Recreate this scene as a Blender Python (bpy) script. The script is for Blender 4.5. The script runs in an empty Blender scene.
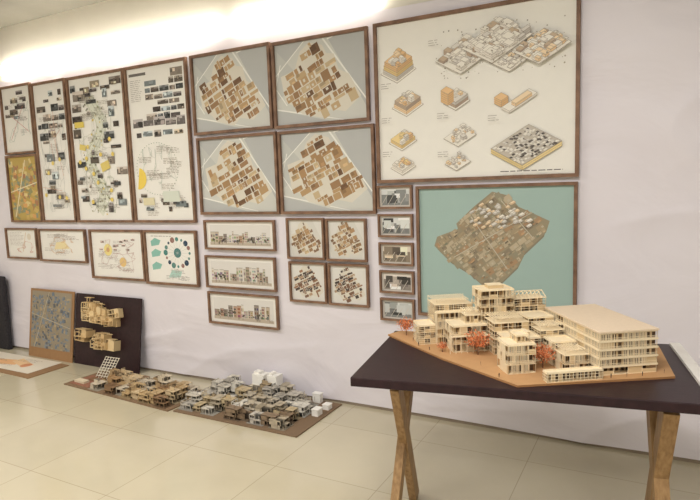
import bpy, math, random
from mathutils import Vector, Matrix, noise

scene = bpy.context.scene
scene.view_settings.view_transform = 'Standard'
COL = scene.collection

# ------------------------------------------------------------------ helpers
def lin(c):
    r = []
    for v in c[:3]:
        v = v / 255.0
        r.append(v / 12.92 if v <= 0.04045 else ((v + 0.055) / 1.055) ** 2.4)
    return (r[0], r[1], r[2], 1.0)

def mat_new(name):
    m = bpy.data.materials.new(name)
    m.use_nodes = True
    nt = m.node_tree
    return m, nt, nt.nodes["Principled BSDF"]

def noise_mat(name, c1, c2, scale=8.0, rough=0.6, stretch=(1, 1, 1), bump=0.0, detail=6.0, spec=0.3):
    m, nt, b = mat_new(name)
    tc = nt.nodes.new("ShaderNodeTexCoord")
    mp = nt.nodes.new("ShaderNodeMapping")
    mp.inputs["Scale"].default_value = stretch
    n = nt.nodes.new("ShaderNodeTexNoise")
    n.inputs["Scale"].default_value = scale
    n.inputs["Detail"].default_value = detail
    r = nt.nodes.new("ShaderNodeValToRGB")
    r.color_ramp.elements[0].position = 0.3
    r.color_ramp.elements[1].position = 0.7
    r.color_ramp.elements[0].color = lin(c1)
    r.color_ramp.elements[1].color = lin(c2)
    nt.links.new(tc.outputs["Object"], mp.inputs["Vector"])
    nt.links.new(mp.outputs["Vector"], n.inputs["Vector"])
    nt.links.new(n.outputs["Fac"], r.inputs["Fac"])
    nt.links.new(r.outputs["Color"], b.inputs["Base Color"])
    b.inputs["Roughness"].default_value = rough
    b.inputs["Specular IOR Level"].default_value = spec
    if bump > 0:
        bp = nt.nodes.new("ShaderNodeBump")
        bp.inputs["Strength"].default_value = bump
        bp.inputs["Distance"].default_value = 0.01
        nt.links.new(n.outputs["Fac"], bp.inputs["Height"])
        nt.links.new(bp.outputs["Normal"], b.inputs["Normal"])
    return m

def attr_mat(name, rough=0.5, grain=0.12, scale=60.0, spec=0.3):
    m, nt, b = mat_new(name)
    a = nt.nodes.new("ShaderNodeAttribute")
    a.attribute_name = "Col"
    tc = nt.nodes.new("ShaderNodeTexCoord")
    n = nt.nodes.new("ShaderNodeTexNoise")
    n.inputs["Scale"].default_value = scale
    n.inputs["Detail"].default_value = 4
    mr = nt.nodes.new("ShaderNodeMapRange")
    mr.inputs["To Min"].default_value = 1.0 - grain
    mr.inputs["To Max"].default_value = 1.0 + grain
    mx = nt.nodes.new("ShaderNodeVectorMath")
    mx.operation = 'SCALE'
    nt.links.new(tc.outputs["Object"], n.inputs["Vector"])
    nt.links.new(n.outputs["Fac"], mr.inputs["Value"])
    nt.links.new(a.outputs["Color"], mx.inputs[0])
    nt.links.new(mr.outputs["Result"], mx.inputs["Scale"])
    nt.links.new(mx.outputs["Vector"], b.inputs["Base Color"])
    b.inputs["Roughness"].default_value = rough
    b.inputs["Specular IOR Level"].default_value = spec
    return m

class MB:
    """mesh builder with per-face colours"""
    def __init__(s):
        s.v = []; s.f = []; s.c = []
    def poly(s, pts, col):
        i = len(s.v)
        s.v.extend([tuple(p) for p in pts])
        s.f.append(list(range(i, i + len(pts))))
        s.c.append(lin(col))
    def box(s, x0, x1, y0, y1, z0, z1, col, M=None):
        i = len(s.v)
        vs = [(x, y, z) for z in (z0, z1) for y in (y0, y1) for x in (x0, x1)]
        if M is not None:
            vs = [tuple(M @ Vector(p)) for p in vs]
        s.v.extend(vs)
        for f in ((0, 2, 3, 1), (4, 5, 7, 6), (0, 1, 5, 4), (2, 6, 7, 3), (0, 4, 6, 2), (1, 3, 7, 5)):
            s.f.append([i + k for k in f]); s.c.append(lin(col))
    def beam(s, a, b, w, t, col, up=(0, 0, 1)):
        a = Vector(a); b = Vector(b)
        d = (b - a); L = d.length; d.normalize()
        upv = Vector(up)
        sx = d.cross(upv)
        if sx.length < 1e-5: sx = d.cross(Vector((0, 1, 0)))
        sx.normalize(); sy = sx.cross(d).normalized()
        M = Matrix(((sx.x, sy.x, d.x, a.x), (sx.y, sy.y, d.y, a.y), (sx.z, sy.z, d.z, a.z), (0, 0, 0, 1)))
        s.box(-w / 2, w / 2, -t / 2, t / 2, 0, L, col, M)
    def obj(s, name, mat, parent=None, loc=(0, 0, 0), rot=(0, 0, 0), bevel=0.0):
        me = bpy.data.meshes.new(name)
        me.from_pydata(s.v, [], s.f)
        ca = me.color_attributes.new("Col", 'FLOAT_COLOR', 'CORNER')
        buf = []
        for f, c in zip(s.f, s.c):
            for _ in f: buf.extend(c)
        ca.data.foreach_set("color", buf)
        me.materials.append(mat)
        me.update()
        o = bpy.data.objects.new(name, me)
        COL.objects.link(o)
        o.location = loc; o.rotation_euler = rot
        if parent is not None: o.parent = parent
        if bevel > 0:
            md = o.modifiers.new("bev", 'BEVEL'); md.width = bevel; md.segments = 2
        return o

def empty(name, loc, label, category, group=None, rot=(0, 0, 0)):
    o = bpy.data.objects.new(name, None)
    o.empty_display_size = 0.05
    o.location = loc; o.rotation_euler = rot
    COL.objects.link(o)
    o["label"] = label; o["category"] = category
    if group: o["group"] = group
    return o

def tag(o, label, category, group=None):
    o["label"] = label; o["category"] = category
    if group: o["group"] = group
    return o

# ------------------------------------------------------------------ materials
M_frame = noise_mat("frame_wood", (106, 80, 64), (144, 112, 90), 14, 0.5, (1, 1, 1), 0.1)
M_print = attr_mat("printed_sheet", 0.55, 0.03, 12, 0.35)
M_model = attr_mat("model_wood", 0.6, 0.06, 70)
M_card = attr_mat("cardboard", 0.75, 0.10, 25)
M_leaf = attr_mat("foliage", 0.8, 0.15, 90)
M_top = noise_mat("dark_laminate", (34, 19, 24), (50, 30, 35), 30, 0.42, (1, 8, 1), 0.05, spec=0.3)
M_leg = noise_mat("pale_pine", (130, 100, 66), (166, 134, 94), 12, 0.5, (6, 6, 0.7), 0.1)
M_white = noise_mat("white_board", (228, 224, 218), (240, 238, 232), 10, 0.5)
M_wall = noise_mat("painted_wall", (218, 214, 204), (226, 222, 212), 3, 0.8)
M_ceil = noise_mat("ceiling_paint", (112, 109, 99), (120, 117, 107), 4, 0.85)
M_bag = noise_mat("dark_fabric", (38, 36, 40), (56, 54, 58), 60, 0.8)

def paper_mat():
    m, nt, b = mat_new("white_paper")
    tc = nt.nodes.new("ShaderNodeTexCoord")
    mp = nt.nodes.new("ShaderNodeMapping"); mp.inputs["Scale"].default_value = (0.9, 1, 1.5)
    mp.inputs["Rotation"].default_value = (0, 0.3, 0)
    n = nt.nodes.new("ShaderNodeTexNoise"); n.inputs["Scale"].default_value = 1.8; n.inputs["Detail"].default_value = 4
    n.inputs["Distortion"].default_value = 0.9; n.inputs["Roughness"].default_value = 0.42
    r = nt.nodes.new("ShaderNodeValToRGB")
    r.color_ramp.elements[0].color = lin((219, 214, 222)); r.color_ramp.elements[1].color = lin((230, 226, 233))
    bp = nt.nodes.new("ShaderNodeBump"); bp.inputs["Strength"].default_value = 0.5; bp.inputs["Distance"].default_value = 0.045
    nt.links.new(tc.outputs["Object"], mp.inputs["Vector"]); nt.links.new(mp.outputs["Vector"], n.inputs["Vector"])
    nt.links.new(n.outputs["Fac"], r.inputs["Fac"]); nt.links.new(r.outputs["Color"], b.inputs["Base Color"])
    nt.links.new(n.outputs["Fac"], bp.inputs["Height"]); nt.links.new(bp.outputs["Normal"], b.inputs["Normal"])
    b.inputs["Roughness"].default_value = 0.45
    return m
M_paper = paper_mat()

def floor_mat():
    m, nt, b = mat_new("floor_tiles")
    tc = nt.nodes.new("ShaderNodeTexCoord")
    br = nt.nodes.new("ShaderNodeTexBrick")
    br.offset = 0.0; br.squash = 1.0
    br.inputs["Scale"].default_value = 1.0
    br.inputs["Brick Width"].default_value = 0.6
    br.inputs["Row Height"].default_value = 0.6
    br.inputs["Mortar Size"].default_value = 0.0024
    br.inputs["Mortar Smooth"].default_value = 0.4
    br.inputs["Color1"].default_value = lin((198, 189, 164))
    br.inputs["Color2"].default_value = lin((194, 185, 160))
    br.inputs["Mortar"].default_value = lin((168, 156, 132))
    n = nt.nodes.new("ShaderNodeTexNoise"); n.inputs["Scale"].default_value = 5; n.inputs["Detail"].default_value = 6
    mr = nt.nodes.new("ShaderNodeMapRange"); mr.inputs["To Min"].default_value = 0.94; mr.inputs["To Max"].default_value = 1.05
    sc = nt.nodes.new("ShaderNodeVectorMath"); sc.operation = 'SCALE'
    mr2 = nt.nodes.new("ShaderNodeMapRange"); mr2.inputs["To Min"].default_value = 0.09; mr2.inputs["To Max"].default_value = 0.20
    nt.links.new(tc.outputs["Object"], br.inputs["Vector"]); nt.links.new(tc.outputs["Object"], n.inputs["Vector"])
    nt.links.new(n.outputs["Fac"], mr.inputs["Value"]); nt.links.new(n.outputs["Fac"], mr2.inputs["Value"])
    nt.links.new(br.outputs["Color"], sc.inputs[0]); nt.links.new(mr.outputs["Result"], sc.inputs["Scale"])
    nt.links.new(sc.outputs["Vector"], b.inputs["Base Color"]); nt.links.new(mr2.outputs["Result"], b.inputs["Roughness"])
    b.inputs["Specular IOR Level"].default_value = 0.8
    return m
M_floor = floor_mat()

def emit_mat(name, col, s):
    m, nt, b = mat_new(name)
    b.inputs["Emission Color"].default_value = lin(col)
    b.inputs["Emission Strength"].default_value = s
    return m
M_tube = emit_mat("diffuser_glow", (255, 246, 230), 27.0)

# ------------------------------------------------------------------ room
XL, XR, YB, YW, ZC = -6.4, 2.6, -2.8, 3.34, 3.0
def slab(name, x0, x1, y0, y1, z0, z1, mat):
    b = MB(); b.box(x0, x1, y0, y1, z0, z1, (200, 200, 200))
    o = b.obj(name, mat); o["kind"] = "structure"; return o
slab("floor", XL, XR, YB, YW, -0.1, 0, M_floor)
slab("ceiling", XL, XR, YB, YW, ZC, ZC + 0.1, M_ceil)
slab("wall_back", XL - 0.1, XR + 0.1, YW, YW + 0.1, -0.1, ZC + 0.1, M_wall)
slab("wall_left", XL - 0.1, XL, YB, YW, -0.1, ZC + 0.1, M_wall)
slab("wall_right", XR, XR + 0.1, YB, YW, -0.1, ZC + 0.1, M_wall)
slab("wall_front", XL - 0.1, XR + 0.1, YB - 0.1, YB, -0.1, ZC + 0.1, M_wall)
M_skirt = noise_mat("skirting", (132, 118, 102), (150, 136, 120), 6, 0.5)
slab("baseboard_back", XL, XR, YW - 0.010, YW, 0, 0.08, M_skirt)

def backdrop():
    x0, x1, z0, z1 = -6.2, 1.6, 0.020, 2.53
    nx, nz = 460, 150
    vs = []; fs = []
    for j in range(nz + 1):
        for i in range(nx + 1):
            x = x0 + (x1 - x0) * i / nx; z = z0 + (z1 - z0) * j / nz
            a = noise.noise(Vector((x * 1.3, 3.1, z * 3.0))) * 0.004
            a += abs(noise.noise(Vector((x * 2.5 + z * 2.0, 9.0, z * 5.0)))) * 0.003
            mask = max(min(1, max(0, (x + 0.36) / 0.25)), min(1, max(0, (0.44 - z) / 0.15)))
            f = 0.5 - abs(noise.noise(Vector((x * 0.8 + z * .3 + 5, 1.7, z * 1.9 - x * 0.4))))
            f2 = 0.5 - abs(noise.noise(Vector((x * 1.3 - z * .9, 7.7, z * 2.2 + x * 0.5))))
            a += mask * (max(0, f) ** 3 * 0.11 + max(0, f2) ** 4 * 0.10)
            zz = z + (noise.noise(Vector((x * 1.1, 0, 0))) * 0.010 if j == 0 else 0)
            vs.append((x, -0.001 - max(0, a + 0.003), zz))
    for j in range(nz):
        for i in range(nx):
            k = j * (nx + 1) + i
            fs.append((k, k + 1, k + nx + 2, k + nx + 1))
    me = bpy.data.meshes.new("paper_backdrop"); me.from_pydata(vs, [], fs)
    for p in me.polygons: p.use_smooth = True
    me.materials.append(M_paper)
    o = bpy.data.objects.new("paper_backdrop", me); COL.objects.link(o)
    o.location = (0, YW - 0.011, 0)
    tag(o, "long creased white paper sheet covering the wall behind posters", "paper backdrop")
backdrop()
YP = YW - 0.026

# ------------------------------------------------------------------ posters
class Canvas:
    def __init__(s, w, h, bg):
        s.w, s.h = w, h; s.mb = MB(); s.k = 0
        s.add([(0, 0), (1, 0), (1, 1), (0, 1)], bg)
    def add(s, pts, col):
        y = -0.003 - s.k * 0.000008; s.k += 1
        s.mb.poly([(min(1, max(0, p[0])) * s.w, y, min(1, max(0, p[1])) * s.h) for p in pts], col)
    def rect(s, x, y, w, h, col, ang=0):
        cx, cy = (x + w / 2) * s.w, (y + h / 2) * s.h
        hw, hh = w * s.w / 2, h * s.h / 2
        ca, sa = math.cos(ang), math.sin(ang)
        s.add([((cx + a * ca - b * sa) / s.w, (cy + a * sa + b * ca) / s.h)
               for a, b in ((-hw, -hh), (hw, -hh), (hw, hh), (-hw, hh))], col)
    def line(s, a, b, t, col):
        ax, ay, bx, by = a[0] * s.w, a[1] * s.h, b[0] * s.w, b[1] * s.h
        L = math.hypot(bx - ax, by - ay) or 1e-6
        nx, ny = -(by - ay) / L * t / 2, (bx - ax) / L * t / 2
        s.add([((ax + nx) / s.w, (ay + ny) / s.h), ((bx + nx) / s.w, (by + ny) / s.h),
               ((bx - nx) / s.w, (by - ny) / s.h), ((ax - nx) / s.w, (ay - ny) / s.h)], col)
    def disc(s, x, y, r, col, a0=0, a1=360, n=24):
        pts = [(x + math.cos(math.radians(a0 + (a1 - a0) * i / n)) * r / s.w,
                y + math.sin(math.radians(a0 + (a1 - a0) * i / n)) * r / s.h) for i in range(n + (0 if a1 - a0 >= 360 else 1))]
        s.add(pts, col)
    def text(s, x, y, w, rows, dy, col, rng, t=0.004):
        for r in range(rows):
            xx = x
            end = min(0.96, x + w * rng.uniform(0.7, 1.0))
            while xx < end:
                l = rng.uniform(0.02, 0.05) / s.w
                s.rect(xx, y - r * dy, min(l, max(0.002, end - xx)), t / s.h, col)
                xx += l + 0.008 / s.w
    def photo(s, x, y, w, h, rng, base=None, det=4):
        b = base or rng.choice([(78, 72, 70), (106, 98, 90), (64, 66, 66), (132, 122, 112), (94, 86, 76), (152, 140, 120), (122, 130, 132), (68, 60, 54)])
        s.rect(x, y, w, h, b)
        sky = tuple(min(255, c + 80) for c in b)
        if rng.random() < 0.6: s.rect(x, y + h * 0.65, w, h * 0.35, sky)
        for i in range(det):
            ww = w * rng.uniform(0.15, 0.4); hh = h * rng.uniform(0.15, 0.6)
            f = rng.uniform(0.35, 1.9)
            s.rect(x + rng.uniform(0, 1) * (w - ww), y + rng.uniform(0, 1) * (h - hh), ww, hh,
                   tuple(max(10, min(235, int(c * f))) for c in b))
    def iso(s, x, y, a, b, h, cols, e=0.5, ln=None):
        X, Y = x * s.w, y * s.h
        ca, sa = 0.866, 0.5
        P = lambda p, q, z: ((X + (p - q) * ca) / s.w, (Y + (p + q) * sa + z) / s.h)
        s.add([P(0, 0, 0), P(a, 0, 0), P(a, 0, h), P(0, 0, h)], cols[1])
        s.add([P(0, 0, 0), P(0, 0, h), P(0, b, h), P(0, b, 0)], cols[2])
        s.add([P(0, 0, h), P(a, 0, h), P(a, b, h), P(0, b, h)], cols[0])
        if ln:
            t = 0.0016
            for q in ((P(0, 0, 0), P(a, 0, 0)), (P(0, 0, h), P(a, 0, h)), (P(0, 0, 0), P(0, b, 0)), (P(0, 0, h), P(0, b, h)), (P(0, 0, 0), P(0, 0, h)), (P(a, 0, h), P(a, b, h)), (P(0, b, h), P(a, b, h))):
                s.line(q[0], q[1], t, ln)
            k = 1
            while k * 0.012 < h:
                s.line(P(0, 0, k * 0.012), P(a, 0, k * 0.012), t * 0.8, ln); s.line(P(0, 0, k * 0.012), P(0, b, k * 0.012), t * 0.8, ln); k += 1

def poster(name, x0, z0, x1, z1, bg, draw, label, group=None, fw=0.022, category="framed poster", seed=1):
    fw = fw * 0.9
    w, h = x1 - x0, z1 - z0
    root = empty(name, (x0, YP, z0), label, category, group)
    fb = MB()
    d0, d1 = -0.020, 0.003
    c = (120, 90, 66)
    o = [(0, 0), (w, 0), (w, h), (0, h)]; i_ = [(fw, fw), (w - fw, fw), (w - fw, h - fw), (fw, h - fw)]
    for k in range(4):
        a, b = o[k], o[(k + 1) % 4]; ci, di = i_[(k + 1) % 4], i_[k]
        q = [a, b, ci, di]
        fb.poly([(p[0], d0, p[1]) for p in q], c)
        fb.poly([(p[0], d1, p[1]) for p in reversed(q)], c)
        for m in range(4):
            e, f = q[m], q[(m + 1) % 4]
            fb.poly([(e[0], d0, e[1]), (e[0], d1, e[1]), (f[0], d1, f[1]), (f[0], d0, f[1])], c)
    fb.obj("frame", M_frame, root)
    cv = Canvas(w - 2 * fw, h - 2 * fw, bg)
    draw(cv, random.Random(seed))
    cv.mb.obj("print", M_print, root, (fw, 0, fw))
    return root

WH = (234, 232, 226)
def inside(p, poly):
    c = False; n = len(poly)
    for i in range(n):
        a, b = poly[i], poly[(i + 1) % n]
        if (a[1] > p[1]) != (b[1] > p[1]) and p[0] < (b[0] - a[0]) * (p[1] - a[1]) / (b[1] - a[1]) + a[0]: c = not c
    return c

def footprints(c, rng, hull, ang, step, cols, ground, skip=0.06, fill=(214, 209, 196), tight=(0.80, 0.95), detail=0.5, long=2.6):
    """tightly packed rotated building footprints inside an irregular outline"""
    cx = sum(p[0] for p in hull) / len(hull); cy = sum(p[1] for p in hull) / len(hull)
    big = [(cx + (p[0] - cx) * 1.05, cy + (p[1] - cy) * 1.05) for p in hull]
    c.add(big, fill)
    R = 1.0; v = -R; row = 0
    while v < R:
        hrow = step * rng.uniform(0.6, 1.5); u = -R + rng.uniform(0, step); row += 1
        ca, sa = math.cos(ang), math.sin(ang)
        while u < R:
            w = step * rng.uniform(0.5, long)
            um, vm = u + w / 2, v + hrow / 2
            X = cx + (um * ca - vm * sa) / c.w; Y = cy + (um * sa + vm * ca) / c.h
            if inside((X, Y), hull) and rng.random() > skip:
                gw = w * rng.uniform(*tight); gh = hrow * rng.uniform(*tight)
                if rng.random() < .18: gh *= 1.6
                col = rng.choice(cols)
                a2 = ang + rng.uniform(-0.05, 0.05)
                c.rect(X - gw / 2 / c.w, Y - gh / 2 / c.h, gw / c.w, gh / c.h, col, a2)
                r = rng.random()
                if r < detail * 0.5:
                    c.rect(X + (gw * rng.uniform(-.4, .14)) / c.w, Y - gh * rng.uniform(-.1, .5) / c.h, gw * .3 / c.w, gh * .4 / c.h, ground, a2)
                elif r < detail:
                    c.rect(X - gw * .45 / c.w, Y - gh * .2 / c.h, gw * rng.uniform(.3, .6) / c.w, gh * .6 / c.h, tuple(int(k * .86) for k in col), a2)
                elif r < detail * 1.5:
                    c.rect(X - gw * .1 / c.w, Y - gh * .4 / c.h, gw * .5 / c.w, gh * .35 / c.h, tuple(min(240, int(k * 1.12)) for k in col), a2)
            u += w + (step * .4 if rng.random() < .12 else 0)
        v += hrow + (step * .3 if row % 3 == 0 else 0)

TAN = [(172, 138, 98), (180, 150, 110), (164, 132, 94), (188, 162, 124), (150, 118, 84), (194, 174, 140), (156, 124, 90), (112, 84, 60)]
HULL = [(0.12, 0.30), (0.08, 0.60), (0.24, 0.66), (0.30, 0.86), (0.40, 0.95), (0.54, 0.90), (0.58, 0.80), (0.66, 0.78), (0.70, 0.60), (0.80, 0.54), (0.92, 0.28), (0.76, 0.12), (0.60, 0.16), (0.52, 0.07), (0.30, 0.14), (0.24, 0.22)]
def draw_aerial(c, rng):
    g = (202, 203, 197)
    c.add([(0.0, 0.62), (0.34, 1.0), (0.60, 1.0), (1.0, 0.12), (1.0, 0.0), (0.62, 0.0), (0.0, 0.20)], g)
    c.add([(0.0, 0.30), (0.30, 0.55), (0.0, 0.95)], (190, 192, 188))
    w = (232, 232, 226)
    c.line((0.0, 0.62), (0.34, 1.0), 0.008, w); c.line((0.55, 1.0), (1.0, 0.22), 0.014, w)
    c.line((0, 0.2), (0.75, 0.0), 0.010, w); c.line((0.06, 0.75), (0.0, 0.5), 0.006, w)
    c.line((0.6, 0.98), (0.66, 1.0), 0.01, w); c.line((0.0, 0.45), (0.12, 0.24), 0.008, w)
    footprints(c, rng, HULL, 0.42, 0.036, TAN, (210, 205, 192), skip=.10, long=2.6)

def draw_small_plan(c, rng):
    c.add([(0.0, 0.35), (0.4, 1), (0.7, 1), (1, 0.4), (0.9, 0), (0.1, 0)], (210, 208, 201))
    footprints(c, rng, HULL, 0.42, 0.018, [(116, 94, 74), (150, 120, 88), (172, 140, 104), (132, 104, 80), (190, 168, 134)], (208, 202, 188), skip=.1)
def draw_small_plan_dark(c, rng):
    footprints(c, rng, HULL, 0.42, 0.018, [(84, 70, 64), (122, 92, 74), (150, 116, 92), (74, 64, 60), (174, 148, 122)], (208, 202, 190), skip=.14)

def draw_elev(c, rng):
    c.rect(0.05, 0.10, 0.9, 0.78, (218, 215, 210))
    c.rect(0.05, 0.10, 0.9, 0.10, (186, 174, 158))
    x = 0.06
    while x < 0.90:
        w = rng.uniform(0.02, 0.08); h = rng.uniform(0.18, 0.50)
        w = min(w, 0.94 - x); col = rng.choice([(166, 150, 134), (150, 140, 130), (190, 174, 156), (182, 154, 132), (206, 198, 186), (212, 206, 196), (196, 186, 172)])
        c.rect(x, 0.20, w, h, col)
        nr = rng.randint(2, 4); nc = rng.randint(1, 3)
        for k in range(nr):
            for q in range(nc):
                c.rect(x + w * (0.08 + q * .9 / nc), 0.23 + k * h * .9 / nr, w * .6 / nc, h * .5 / nr, tuple(int(v * rng.uniform(.5, .85)) for v in col))
        c.rect(x, .20 + h, w, .02, tuple(int(v * .75) for v in col))
        x += w * rng.uniform(0.9, 1.25)
    for k in range(16):
        X, Y = rng.uniform(0.08, 0.92), rng.uniform(0.26, 0.40)
        for q in range(3): c.disc(X + rng.uniform(-.01, .01), Y + rng.uniform(-.04, .04), rng.uniform(0.004, 0.009), rng.choice([(92, 88, 72), (112, 100, 84), (78, 70, 66)]), n=7)
    for k in range(14): c.rect(rng.uniform(.08, .92), .14, .004, .10, (70, 62, 60))

def draw_thumb(c, rng):
    c.photo(0.06, 0.08, 0.88, 0.84, rng, rng.choice([(144, 136, 128), (132, 134, 132), (140, 128, 112)]), 16)
    for k in range(4): c.line((0.06 + .2 * k, 0.1), (0.25 + .2 * k, 0.6), 0.003, (200, 192, 180))

def network(c, rng, x0, y0, x1, y1, n, col, t=0.003):
    pts = [(rng.uniform(x0, x1), rng.uniform(y0, y1)) for _ in range(n)]
    for p in pts:
        q = sorted(pts, key=lambda r: (r[0] - p[0]) ** 2 + (r[1] - p[1]) ** 2)[1:4]
        for r in q: c.line(p, r, t, col)

def scatter(c, rng, n, wr, hr, x0=.04, x1=.96, y0=.05, y1=.95, rot=0.0, det=3):
    for k in range(n):
        w = rng.uniform(*wr); h = rng.uniform(*hr)
        c.photo(rng.uniform(x0, max(x0, x1 - w)), rng.uniform(y0, y1 - h), w, h, rng, det=det)

def draw_p1(c, rng):
    network(c, rng, 0.08, 0.15, 0.92, 0.8, 40, (176, 186, 180), .0025)
    scatter(c, rng, 12, (0.10, 0.30), (0.04, 0.09), y0=.5)
    for k in range(6): c.text(0.08 + rng.random() * 0.5, 0.1 + rng.random() * 0.75, 0.3, 3, 0.022, (160, 150, 146), rng, .003)
    c.line((0.2, 0.2), (0.7, 0.7), 0.004, (190, 110, 100)); c.line((0.3, 0.55), (0.85, 0.3), 0.004, (190, 110, 100))

def draw_p1b(c, rng):
    for k in range(140):
        c.rect(rng.uniform(0, 0.86), rng.uniform(0, 0.9), rng.uniform(0.05, 0.16), rng.uniform(0.03, 0.09),
               rng.choice([(200, 174, 106), (182, 162, 112), (148, 146, 104), (214, 196, 140), (170, 124, 90), (210, 160, 100), (140, 148, 128)]), rng.uniform(-0.5, 0.5))
    c.line((0.1, 0.05), (0.6, 0.95), 0.012, (226, 214, 180)); c.line((0.0, 0.45), (1.0, 0.6), 0.010, (226, 214, 180))

def draw_p2(c, rng):
    network(c, rng, 0.08, 0.06, 0.92, 0.75, 110, (198, 200, 194), 0.0022)
    y = .95
    while y > .68:
        x = .06; h = rng.uniform(.028, .06)
        while x < .8:
            w = rng.uniform(.1, .30)
            if rng.random() < .75: c.photo(x, y - h, min(w, .94 - x), h * rng.uniform(.6, 1), rng, det=4)
            x += w + .015
        y -= h + .01
    scatter(c, rng, 18, (0.08, 0.32), (0.015, 0.06), y1=.68)
    for k in range(18): c.text(rng.uniform(0.06, 0.6), rng.uniform(0.06, 0.82), 0.3, 3, 0.011, (160, 154, 148), rng, 0.003)
    for k in range(6): c.line((rng.random(), rng.uniform(0.1, 0.8)), (rng.random(), rng.uniform(0.1, 0.8)), 0.003, (210, 160, 140))
    for k in range(6): c.disc(rng.uniform(.1, .9), rng.uniform(.1, .7), .018, (228, 206, 120), n=10)

def draw_p3(c, rng):
    pts = [(0.38 + 0.12 * math.sin(i * 0.55) + 0.004 * i, 0.06 + i * 0.042) for i in range(20)]
    for i in range(19): c.line(pts[i], pts[i + 1], 0.12, (218, 220, 206))
    for d in (-0.09, 0.02, 0.08):
        for i in range(19): c.line((pts[i][0] + d, pts[i][1]), (pts[i + 1][0] + d * rng.uniform(.7, 1.3), pts[i + 1][1]), 0.004, (170, 176, 152))
    network(c, rng, 0.1, 0.05, 0.75, 0.75, 90, (188, 192, 176), 0.0022)
    for k in range(130): c.disc(pts[k % 20][0] + rng.uniform(-.16, .16), pts[k % 20][1] + rng.uniform(-.02, .02), rng.uniform(.004, .011), rng.choice([(150, 154, 126), (174, 170, 144), (126, 122, 106), (214, 194, 116)]), n=7)
    for (x, y) in [(0.04, .95), (.22, .92), (.40, .96), (.60, .94), (.80, .96), (.04, .88), (.30, .86), (.62, .88), (.80, .89), (.72, .81), (.03, .80), (.70, .75), (.04, .73),
                   (.60, .67), (.78, .68), (.62, .60), (.06, .62), (.72, .53), (.66, .42), (.80, .35), (.70, .27), (.06, .42), (.10, .16), (.72, .18), (.55, .09), (.04, .30)]:
        c.photo(min(.78, max(.02, x + rng.uniform(-.04, .04))), y - .035 + rng.uniform(-.008, .008), rng.uniform(0.08, 0.21), rng.uniform(0.022, 0.07), rng, det=4)
    scatter(c, rng, 20, (.04, .16), (.015, .045))
    for k in range(24): c.text(rng.uniform(0.05, 0.7), rng.uniform(0.04, 0.88), 0.24, 3, 0.010, (160, 154, 144), rng, 0.003)
    for k in range(12): c.disc(rng.uniform(0.1, 0.8), rng.uniform(0.1, 0.6), 0.018, (226, 202, 112), n=12)
    c.rect(0.06, 0.66, 0.18, 0.04, (222, 200, 100)); c.rect(.5, .35, .16, .06, (218, 198, 116), .3); c.rect(.12, .50, .12, .04, (220, 200, 116), -.2)

def draw_p4(c, rng):
    c.rect(0.03, 0.95, 0.30, 0.018, (110, 106, 102))
    c.photo(0.75, 0.92, 0.2, 0.05, rng, (140, 130, 118), 4)
    y = .92
    while y > .70:
        x = .30; h = rng.uniform(.026, .05)
        while x < .85:
            w = rng.uniform(.08, .22)
            if rng.random() < .88: c.photo(x, y - h, min(w, .95 - x), h * rng.uniform(.75, 1), rng, det=3)
            x += w + .012
        y -= h + .008
    x = .05
    while x < .85:
        w = rng.uniform(.1, .22); c.photo(x, .615 + rng.uniform(-.006, .008), min(w, .95 - x), rng.uniform(.035, .06), rng, rng.choice([(80, 76, 80), (106, 100, 98)]), 4); x += w + .01
    x = .1
    while x < .8:
        w = rng.uniform(.08, .17); c.photo(x, .55 + rng.uniform(-.006, .008), w, rng.uniform(.03, .045), rng, det=3); x += w + .03
    network(c, rng, 0.15, 0.2, 0.75, 0.5, 50, (200, 208, 198), 0.0022)
    for i in range(50):
        a = i / 50 * 2 * math.pi
        c.disc(0.42 + 0.36 * math.cos(a), 0.34 + 0.17 * math.sin(a), 0.004, (150, 172, 150), n=8)
    c.disc(0.08, 0.28, 0.085, (234, 206, 94), -100, 80, 20)
    c.text(0.05, 0.92, 0.20, 12, 0.012, (150, 142, 136), rng, 0.003)
    for k in range(16): c.text(rng.uniform(0.05, 0.72), rng.uniform(0.06, 0.5), 0.24, 4, 0.010, (166, 156, 146), rng, 0.003)
    scatter(c, rng, 12, (0.05, 0.18), (0.02, 0.045), y0=.05, y1=.2)
    c.rect(0.5, 0.12, 0.28, 0.07, (210, 216, 204)); c.rect(0.14, 0.10, 0.2, 0.05, (218, 210, 176))

def draw_b1(c, rng):
    c.text(0.08, 0.88, 0.5, 10, 0.05, (170, 160, 154), rng, 0.003)
    network(c, rng, 0.3, 0.15, 0.9, 0.6, 20, (200, 140, 122), 0.0022)
    c.line((0.5, 0.2), (0.65, 0.9), 0.005, (210, 172, 130)); c.disc(0.75, 0.75, 0.03, (220, 212, 196))
def draw_b2(c, rng):
    for k in range(12): c.text(rng.uniform(0.05, 0.6), rng.uniform(0.2, 0.9), 0.3, 3, 0.045, (170, 160, 152), rng, 0.003)
    c.add([(0.3, 0.35), (0.65, 0.4), (0.55, 0.65), (0.36, 0.6)], (232, 218, 172))
    network(c, rng, 0.2, 0.2, 0.85, 0.8, 34, (214, 174, 134), 0.0022)
def draw_b3(c, rng):
    for k in range(12): c.text(rng.uniform(0.05, 0.6), rng.uniform(0.15, 0.92), 0.25, 3, 0.033, (164, 154, 148), rng, 0.003)
    c.disc(0.32, 0.60, 0.05, (232, 216, 142)); c.disc(0.60, 0.34, 0.04, (226, 194, 132)); c.disc(0.32, 0.60, 0.02, (214, 170, 114))
    network(c, rng, 0.15, 0.15, 0.85, 0.85, 40, (194, 164, 158), 0.0022)
    for k in range(10): c.photo(rng.uniform(0.1, 0.8), rng.uniform(0.5, 0.85), 0.07, 0.05, rng, (160, 142, 134), det=2)
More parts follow.
